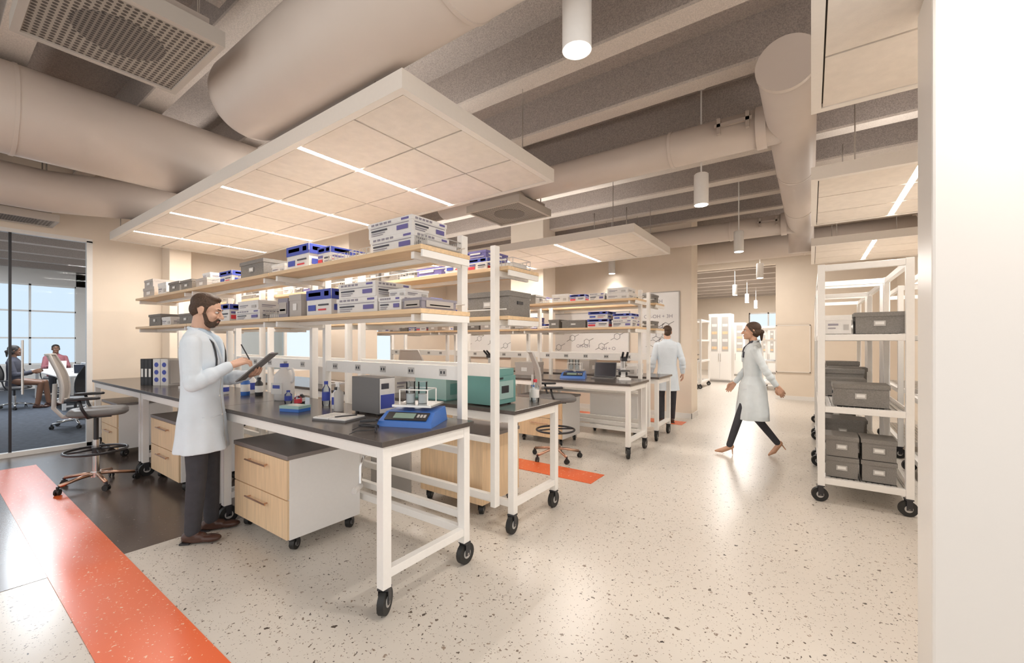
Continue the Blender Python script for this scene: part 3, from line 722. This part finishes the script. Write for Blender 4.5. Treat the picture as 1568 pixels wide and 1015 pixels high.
# ------------------------------------------------------------------ far room
b=MB(); b.box(-5.2,-5,9.1,25,0,ZT,M_wallw); b.done('wall_far_left')
b=MB(); b.box(-5,-2.5,24,24.2,0,ZT,M_wall); b.box(-2.5,XR,24,24.2,0,1.0,M_wall); b.box(-2.5,XR,24,24.2,2.9,ZT,M_wall); b.done('wall_far_end')
b=MB()
for i in range(6): x=-2.5+i*.8; b.box(x-.03,x+.03,24,24.12,1.0,2.9,M_white)
for z in (1.0,1.9,2.84): b.box(-2.5,XR,24,24.12,z,z+.06,M_white)
b.box(-2.5,XR,24.05,24.06,1.0,2.9,M_wglass)
b.done('window_2')
b=MB(); y=13.4
while y<24: b.box(-5,XR,y-.1,y+.1,3.7,ZT,M_ceilb); y+=1.3
b.done('ceiling_beams')
place(BM,'lab_bench',(-3.9,13.4,0),0,.003)
b=MB(); b.box(-4.9,-4.0,16.5,19.5,0,.9,M_wood); b.box(-4.95,-3.95,16.4,19.6,.9,.94,M_top); b.box(-4.9,-4.4,16.5,19.5,1.5,2.3,M_white)
for i in range(4): b.box(-3.99,-3.985,16.6+.74*i,17.2+.74*i,.08,.86,M_woodv)
b.done('casework_cabinets',bevel=.004)
def tallcab(x0,x1,y0,y1,h):
    b=MB(); b.box(x0,x1,y0,y1,.08,h,M_whp); b.box(x0+.04,x1-.04,y0+.04,y1-.04,0,.08,M_lgray)
    xm=(x0+x1)/2
    for a,c in ((x0+.03,xm-.01),(xm+.01,x1-.03)):
        b.box(a,c,y0-.02,y0,.12,h-.05,M_white); b.box(a+.06,c-.06,y0-.024,y0-.02,h*.45,h-.12,M_lgray)
        for q in range(4): b.box(a+.08,c-.08,y0-.027,y0-.023,h*(.48+.11*q),h*(.52+.11*q),M_card if q%2 else M_woodv)
    for s in (-.03,.03): b.cyl((xm+s,y0-.05,h*.3),(xm+s,y0-.05,h*.42),.008,M_chr,8)
    b.done('glass_front_cabinet',bevel=.004)
tallcab(-3.1,-2.35,17.0,17.7,2.5); tallcab(-3.1,-2.3,20.5,21.2,2.3); tallcab(-1.9,-1.3,22.6,23.2,2.2)
# ------------------------------------------------------------------ meeting room
slab('floor_carpet',-20.2,XL-.1,-4,4.2,-.1,.002,M_carpet)
slab('wall_meeting_back',-20.2,XL-.15,4.0,4.2,0,ZT,M_wall)
b=MB(); b.box(-20.2,-20,-4,4,0,.75,M_wallw); b.box(-20.2,-20,-4,4,3.3,ZT,M_wallw); b.box(-20.2,-20,3.1,4,0,ZT,M_wallw); b.done('wall_meeting_window')
window('window_3',-20,-4,3.1,.75,3.3,7,3)
b=MB(); x=-10
while x>-20: b.box(x-.12,x+.12,-4,4,3.75,ZT,M_ceil); x-=1.6
b.done('ceiling_beams')
b=MB()
b.box(-16.8,-12.9,1.75,2.6,.72,.75,M_whp)
for x in (-16.6,-13.1):
    for y in (1.85,2.5): b.box(x-.03,x+.03,y-.03,y+.03,0,.72,M_whp)
    b.box(x-.02,x+.02,1.85,2.5,.06,.1,M_whp)
b.box(-16.6,-13.1,2.16,2.2,.64,.7,M_whp)
b.done('meeting_table',bevel=.004)
OC=chair_mesh(.47,False,'office_chair')
place(OC,'office_chair',(-14.3,1.26,0.003),-.35); place(OC,'office_chair',(-17.45,2.3,0.003),-PI/2); place(OC,'office_chair',(-14.3,3.1,0.003),PI); place(OC,'office_chair',(-12.3,2.2,0.003),PI/2+.2); place(OC,'office_chair',(-10.5,1.62,0.003),2.2)
laptop(-14.4,2.2,.751,.1,M_whp); laptop(-16.2,2.15,.751,-PI/2,M_whp); laptop(-13.3,2.2,.751,PI/2,M_whp)
# ------------------------------------------------------------------ people
def hand(W,D,N,T,curl=.35,spread=0):
    W=V(W);D=V(D).normalized();N=V(N); N=(N-D*N.dot(D)).normalized(); T0=V(T); s=1 if D.cross(N).dot(T0)>0 else -1; T=D.cross(N)*s
    P=[rc(W-D*.05,W,.026,.026)]
    off=(.031,.0105,-.0105,-.031); ln=(.072,.082,.076,.060); kn=(.090,.094,.090,.082)
    for o,l,k in zip(off,ln,kn):
        K=W+D*k+T*o
        P.append(rc(W+D*.01+T*o*.5,K,.018,.012))
        d=D.copy(); n=N.copy(); p=K; r=.0098
        for f,c in ((.45,curl),(.31,curl*1.2),(.24,curl*.8)):
            d,n=(d*math.cos(c)+n*math.sin(c)),(n*math.cos(c)-d*math.sin(c))
            q=p+d*l*f; P.append(rc(p,q,r,r*.92,12)); p=q; r*=.92
    a=W+D*.025+T*.02; b_=W+D*.058+T*.048+N*.012; c_=W+D*.085+T*.05+N*.032; e=W+D*.108+T*.042+N*.040
    P+= [rc(a,b_,.018,.013),rc(b_,c_,.012,.0105),rc(c_,e,.0105,.0085)]
    return remesh(P,.0032,2)
def mk_head(b,HC,yaw,pitch,skin,hair,fem=False,beard=False,neck=(0,-.02,1.50)):
    M=Matrix.Translation(HC)@Matrix.Rotation(yaw,4,'Z')@Matrix.Rotation(pitch,4,'X')
    P=[ellipsoid((0,-.015,.03),(.075,.094,.088)),ellipsoid((0,.022,-.03),(.060,.066,.082)),ellipsoid((0,.045,-.078),(.044 if not fem else .038,.040,.034)),
       ellipsoid((0,.074,-.092),(.020,.016,.017)),rc((0,.084,.012),(0,.110,-.026),.008,.0125),ellipsoid((0,.072,.027),(.048,.018,.012)),
       ellipsoid((.012,.097,-.032),(.009,.009,.007)),ellipsoid((-.012,.097,-.032),(.009,.009,.007)),
       ellipsoid((.034,.06,-.026),(.024,.024,.024)),ellipsoid((-.034,.06,-.026),(.024,.024,.024)),ellipsoid((0,.083,-.062),(.024,.011,.011))]
    for s in (-1,1): P+= [ellipsoid((s*.077,-.010,-.008),(.009,.019,.031)),ellipsoid((s*.080,-.014,.006),(.008,.018,.018))]
    P=[([M@V(p) for p in v],f) for v,f in P]
    nb=V(neck); nt=M@V((0,-.02,-.06)); r=.046 if fem else .057
    P.append(rc(nt,nb,r,r*1.12))
    b.mesh(remesh(P,.0045,3),skin)
    for s in (-1,1):
        b.ell((s*.030,.0745,.006),(.0135,.011,.0085),M_eye,M=M,seg=14,rings=8); b.ell((s*.031,.0835,.006),(.0055,.004,.0055),M_ink,M=M,seg=10,rings=8)
        v,f=rc((s*.016,.089,.028),(s*.046,.080,.031),.0042,.003,8); b.add(v,f,hair,True,M)
        v,f=rc((s*.018,.0855,.014),(s*.044,.076,.013),.0022,.0018,8); b.add(v,f,hair if fem else skin,True,M)
    v,f=rc((-.019,.0925,-.061),(.019,.0925,-.061),.0042,.0042,8); b.add(v,f,M_lip,True,M)
    H=[ellipsoid((0,-.028,.05),(.083,.097,.083)),ellipsoid((0,-.062,.0),(.069,.058,.07))]
    if fem:
        H+= [ellipsoid((0,-.05,-.01),(.078,.062,.08)),ellipsoid((0,-.125,-.01),(.032,.034,.034)),rc((0,-.125,-.02),(0,-.125,-.12),.026,.012)]
        for s in (-1,1): H.append(rc((s*.070,.028,.05),(s*.076,-.03,-.03),.016,.018))
    else:
        for s in (-1,1): H.append(rc((s*.070,.012,.03),(s*.071,.012,-.02),.010,.008))
        H.append(ellipsoid((0,.01,.098),(.062,.055,.028)))
    H=[([M@V(p) for p in v],f) for v,f in H]
    b.mesh(remesh(H,.005,2),hair)
    if beard:
        B=[ellipsoid((0,.040,-.086),(.050,.051,.038)),rc((-.022,.0915,-.0475),(.022,.0915,-.0475),.0062,.0062)]
        for s in (-1,1): B+= [rc((s*.069,.010,-.02),(s*.050,.038,-.078),.011,.016),rc((s*.022,.090,-.049),(s*.030,.075,-.085),.007,.012)]
        B=[([M@V(p) for p in v],f) for v,f in B]; b.mesh(remesh(B,.0045,1),hair)
    return M
TORSO=[(1.575,-.025,.062,.058),(1.545,-.02,.10,.072),(1.515,-.012,.155,.09),(1.475,-.005,.185,.106),(1.41,.0,.192,.120),(1.32,.005,.187,.126),(1.2,.003,.172,.121),(1.09,0,.166,.118)]
def person(name,loc,rz,J,coat=M_coat,shirt=M_shirt,hem=.62,skin=M_skin,hair=M_hair,fem=False,beard=False,yaw=0,pitch=0,up=0,lean=0,scale=1.,shoe='flat',hands=None,vneck=True,extra=None,trous=M_trous,flare=1.):
    b=MB(); wf=.86 if fem else 1.
    rings=[(z+up,0,cy+lean*max(0,(z-1.05)),rx*wf,ry*(.92 if fem else 1)) for z,cy,rx,ry in TORSO]
    if hem is not None:
        for z,rx,ry in ((.98,.175,.130),(.88,.186,.142),(.76,.195,.152),(.66,.201,.158),(.56,.208,.166),(.48,.214,.172)):
            if z>hem+.02: rings.append((z+up,0,0,rx*wf*flare,ry*flare))
        rings.append((hem+up,0,.0,.205*wf*flare,.168*flare))
    else: rings+= [(1.0+up,0,0,.175*wf,.125),(.92+up,0,0,.17*wf,.125)]
    def fold(a,z):
        k=min(1,max(0,(1.12+up-z)/.5)); return 1+k*(.045*math.sin(5*a+z*2.2)+.030*math.sin(9*a+1.7+z))+.014*math.sin(4*a+z*22)
    P=[ringloft(rings,fold,72)]
    ar=.060 if not fem else .052
    for s in 'LR':
        S,E,W=J['sh'+s],J['el'+s],J['wr'+s]; S=V(S);E=V(E);W=V(W)
        P+= [rc(S,E,ar+.006,ar*.86),rc(E,E+(W-E)*.9,ar*.88,ar*.70)]
        P.append(rc(S,V((S.x*.45,S.y,S.z+.035)),ar*.95,ar*.9))
        for t in (-.10,-.03,.05,.12):
            q=E+((S-E) if t<0 else (W-E)).normalized()*abs(t); dd=((S-E) if t<0 else (W-E)).normalized()
            P.append(rc(q-dd*.006,q+dd*.006,ar*.98,ar*.98))
    cm=remesh(P,.006,3)
    base=len(b.f); b.mesh(cm,coat)
    bvh=BVHTree.FromPolygons([v.co for v in cm.vertices],[tuple(p.vertices) for p in cm.polygons])
    def fy(x,z,front=True):
        h=bvh.ray_cast(V((x,.17,z)),V((0,-1,0)),.16); 
        if h[0] is None: h=bvh.ray_cast(V((x,1.5,z)),V((0,-1,0)))
        return h[0].y if h[0] is not None else .12
    if vneck and hem is not None:
        si=b.mi(shirt); z0=1.30+up
        for k,p in enumerate(cm.polygons):
            c=p.center
            if 0<c.y<.17 and c.z>z0 and abs(c.x)<(c.z-z0)*.30: b.m[base+k]=si
        for s in (-1,1):
            pts=[]
            for t in range(9):
                z=z0-.02+t*.028; x=s*(.006+(z-z0+.02)*.32); pts.append((x,fy(x,z)+.004,z))
            pts.append((s*.075,-.03+lean*.5,1.565+up)); pts.append((s*.04,-.075+lean*.5,1.575+up))
            b.tube(pts,.011,coat,8)
        b.tube([(0.003,fy(.003,z)+.001,z) for z in [hem+up+.03+i*(z0-hem-up-.04)/14 for i in range(15)]],.003,M_lgray,6)
        for i in range(3):
            z=z0-.1-.14*i; b.ell((.018,fy(.018,z)+.002,z),(.008,.004,.008),M_whp,seg=10,rings=6)
        for s in (-1,1):
            z=.92+up; x=s*.11
            b.tube([(x-.055,fy(x-.055,z)+.002,z),(x,fy(x,z)+.002,z-.004),(x+.055,fy(x+.055,z)+.002,z)],.004,coat,6)
    tr=[ellipsoid((0,0,.93+up+(.03 if up else 0)),(.155*wf,.115,.10 if up else .11))]
    for s in 'LR':
        h,k,a=V(J['hip'+s]),V(J['kn'+s]),V(J['an'+s]); tf=.84 if fem else 1
        tr+= [rc(h,k,.088*tf,.064*tf),rc(k,k+(a-k)*.55,.064*tf,.058*tf),rc(k+(a-k)*.55,a,.058*tf,.050*tf)]
    b.mesh(remesh(tr,.008,4),trous)
    for s in 'LR':
        a=V(J['an'+s]); yw,pt=J.get('ft'+s,(0,0)); F=Matrix.Translation(a)@Matrix.Rotation(yw,4,'Z')@Matrix.Rotation(pt,4,'X')
        if shoe=='flat':
            Q=[rc((0,-.035,-.045),(0,.06,-.05),.038,.036),ellipsoid((0,.12,-.060),(.043,.075,.028)),ellipsoid((0,.03,-.068),(.038,.11,.020)),rc((0,-.01,0),(0,.02,-.04),.040,.038)]
            Q=[([F@V(p) for p in v],f) for v,f in Q]; b.mesh(remesh(Q,.006,2),M_shoe)
            b.box(-.038,.038,-.070,-.005,-.09,-.078,M_blkp,F); 
        else:
            Q=[rc((0,-.02,-.02),(0,.0,.06),.026,.033),rc((0,-.02,-.02),(0,.10,-.085),.027,.024),rc((0,.10,-.085),(0,.155,-.102),.026,.016)]
            Q=[([F@V(p) for p in v],f) for v,f in Q]; b.mesh(remesh(Q,.005,2),skin)
            Q=[rc((0,-.025,-.03),(0,.09,-.096),.028,.025),rc((0,.09,-.096),(0,.17,-.108),.027,.013),ellipsoid((0,-.035,-.022),(.026,.022,.03))]
            Q=[([F@V(p) for p in v],f) for v,f in Q]; b.mesh(remesh(Q,.005,1),M_heel)
            b.cyl((0,-.035,-.04),(0,-.045,-.128),.010,M_heel,10,r2=.005,M=F)
    HC=V(J['head']); mk_head(b,HC,yaw,pitch,skin,hair,fem,beard,neck=(0,-.02+lean*.45,1.50+up))
    for s in 'LR':
        E,W=V(J['el'+s]),V(J['wr'+s]); d=(W-E).normalized()
        h=(hands or {}).get(s,{}); D=h.get('D',d); N=h.get('N',(1 if s=='L' else -1,0,0)); T=h.get('T',(0,1,0))
        b.mesh(hand(W,D,N,T,h.get('curl',.3)),skin)
        v,f=rc(E+(W-E)*.7,W,.032,.026); b.add(v,f,skin,True)
    if extra: extra(b,fy)
    o=b.done(name,loc,rz); o.scale=(scale,)*3
    return o
def man_extra(b,fy):
    pts=[(-.05,-.07,1.56),(-.085,-.02,1.55),(-.09,.05,1.515)]+[(-.085,fy(-.085,z)+.008,z) for z in (1.46,1.40,1.34,1.27,1.22)]
    b.tube(pts,.006,M_blkp,8); pts=[(-p[0],p[1],p[2]) for p in pts]; pts=[(p[0],(fy(p[0],p[2])+.008) if i>2 else p[1],p[2]) for i,p in enumerate(pts)]; b.tube(pts,.006,M_blkp,8)
    b.tube([(.05,-.07,1.56),(0,-.085,1.565),(-.05,-.07,1.56)],.006,M_blkp,8)
    b.cyl((.085,fy(.085,1.2)+.004,1.2),(.085,fy(.085,1.2)+.018,1.2),.02,M_chr,16)
Jm=dict(shL=(-.180,0,1.455),elL=(-.225,.07,1.17),wrL=(-.10,.285,1.205),shR=(.180,0,1.455),elR=(.225,.03,1.165),wrR=(.125,.235,1.295),
 hipL=(-.095,0,.93),knL=(-.10,.015,.50),anL=(-.11,.02,.09),hipR=(.095,0,.93),knR=(.10,.005,.50),anR=(.105,-.02,.09),ftL=(.10,0),ftR=(-.12,0),head=(0,.035,1.705))
man=person('man_in_lab_coat',(-3.78,1.262,0.002),math.radians(50-90),Jm,beard=True,pitch=-.28,extra=man_extra,hem=.66,scale=1.005,
  hands={'R':dict(D=(-.45,.75,.35),N=(-.5,-.1,-.9),T=(-.8,.1,.5),curl=.55),'L':dict(D=(.75,.6,.15),N=(-.2,-.1,1),T=(-.3,.9,.3),curl=.3)})
cb=MB(); T=Matrix.Translation((.0,.375,1.275))@Matrix.Rotation(math.radians(42),4,'X')
cb.box(-.115,.115,-.155,.155,-.004,.004,M_lgrayd,T); cb.box(-.105,.105,-.145,.135,.004,.006,M_paper,T); cb.box(-.04,.04,.125,.15,.004,.016,M_chr,T)
for i in range(8): cb.box(-.085,.07,-.10+.025*i,-.098+.025*i,.006,.0066,M_ink,T)
cb.done('clipboard',parent=man)
cb=MB(); cb.cyl((.055,.335,1.335),(.075,.285,1.45),.0045,M_blkp,8); cb.cyl((.051,.345,1.313),(.055,.335,1.335),.0015,M_chr,8,r2=.0045); cb.done('pen',parent=man)
Jw=dict(shL=(-.155,0,1.45),elL=(-.205,-.11,1.19),wrL=(-.20,-.25,.97),shR=(.155,0,1.45),elR=(.20,.04,1.18),wrR=(.19,.20,.97),
 hipL=(-.085,.02,.95),knL=(-.08,.17,.55),anL=(-.06,.29,.135),hipR=(.085,-.02,.95),knR=(.08,-.04,.53),anR=(.06,-.30,.19),ftL=(0,.05),ftR=(0,-.5),head=(0,.02,1.70))
def wom_extra(b,fy):
    for s in (-1,1): b.tube([(s*.06,-.06,1.56),(s*.075,.02,1.54)]+[(s*.05,fy(s*.05,z)+.006,z) for z in (1.47,1.40,1.34)],.012,M_shirtd,8)
person('woman_in_lab_coat',(-.62,6.30,0),math.radians(194-90),Jw,coat=M_coatw,shirt=M_shirtd,skin=M_skinf,hair=M_hair,fem=True,hem=.50,scale=.95,shoe='heel',extra=wom_extra,flare=1.2,
  hands={'L':dict(N=(1,0,0),T=(0,.8,-.5)),'R':dict(N=(-1,0,0),T=(0,.8,.6))})
Jb=dict(shL=(-.180,0,1.455),elL=(-.25,-.03,1.18),wrL=(-.28,.05,.94),shR=(.180,0,1.455),elR=(.26,-.05,1.18),wrR=(.28,.03,.94),
 hipL=(-.095,0,.93),knL=(-.10,.06,.50),anL=(-.10,-.02,.09),hipR=(.095,0,.93),knR=(.10,.0,.50),anR=(.10,.10,.09),head=(0,.01,1.705))
person('researcher_walking',(-2.13,7.88,0.003),math.radians(112-90),Jb,hem=.62,scale=.965)
def seated(name,loc,rz,shirt,skin,fem,yaw=0):
    u=-.43
    J=dict(shL=(-.18,-.02,1.45+u),elL=(-.24,.08,1.18+u),wrL=(-.14,.30,1.24+u),shR=(.18,-.02,1.45+u),elR=(.24,.08,1.18+u),wrR=(.14,.30,1.24+u),
      hipL=(-.09,.03,.60),knL=(-.13,.44,.56),anL=(-.12,.50,.09),hipR=(.09,.03,.60),knR=(.13,.44,.56),anR=(.12,.38,.09),head=(0,.02,1.70+u))
    person(name,loc,rz,J,coat=shirt,hem=None,skin=skin,hair=M_hairk,fem=fem,up=u,yaw=yaw,vneck=False,trous=skin if fem else M_trous)
seated('seated_woman',(-14.3,1.26,0.003),-.35,M_shirtd,M_skind,True,.2)
seated('seated_man',(-17.45,2.3,0.003),-PI/2,M_pink,M_skind,False)
# ------------------------------------------------------------------ light
w=bpy.data.worlds.new('world'); bpy.context.scene.world=w; w.use_nodes=True
bg=w.node_tree.nodes['Background']; bg.inputs[0].default_value=(1,.965,.93,1); bg.inputs[1].default_value=1.2
def area(name,loc,rot,sx,sy,e,col=(1,.94,.88)):
    l=bpy.data.lights.new(name,'AREA'); l.shape='RECTANGLE'; l.size=sx; l.size_y=sy; l.energy=e; l.color=col
    o=bpy.data.objects.new(name,l); bpy.context.scene.collection.objects.link(o); o.location=loc; o.rotation_euler=rot
for yo in (0,3.74): area('added_ceiling_fill',(-4.9,2.4+yo,3.0),(PI,0,0),5,.2,45)  # added fill over the clouds to brighten the ceiling, no real fixture
for y0 in (2.3,5.4,8.5): area('added_ceiling_fill',(.72,y0,3.0),(PI,0,0),.2,1.2,12)  # same added ceiling fill over the right-hand clouds
area('added_meeting_room_fill',(-14,1.5,3.7),(0,0,0),5,.3,320,(1,.98,.96))  # added fill to brighten the meeting room, stands for no actual lamp
area('far_room_light',(-2.2,18,3.65),(0,0,0),.4,8,300)
area('corridor_light',(-1.4,11.2,3.7),(0,0,0),1.5,.3,65)
# ------------------------------------------------------------------ camera
cam=bpy.data.cameras.new('camera'); co=bpy.data.objects.new('camera',cam); bpy.context.scene.collection.objects.link(co)
cam.sensor_width=36; cam.lens=14.855; cam.shift_y=.0099; cam.clip_start=.05
co.location=(0,0,1.48); co.rotation_euler=(PI/2,0,math.radians(35.29)); bpy.context.scene.camera=co
vs=bpy.context.scene.view_settings; vs.view_transform='Standard'; vs.look='None'; vs.exposure=0.04
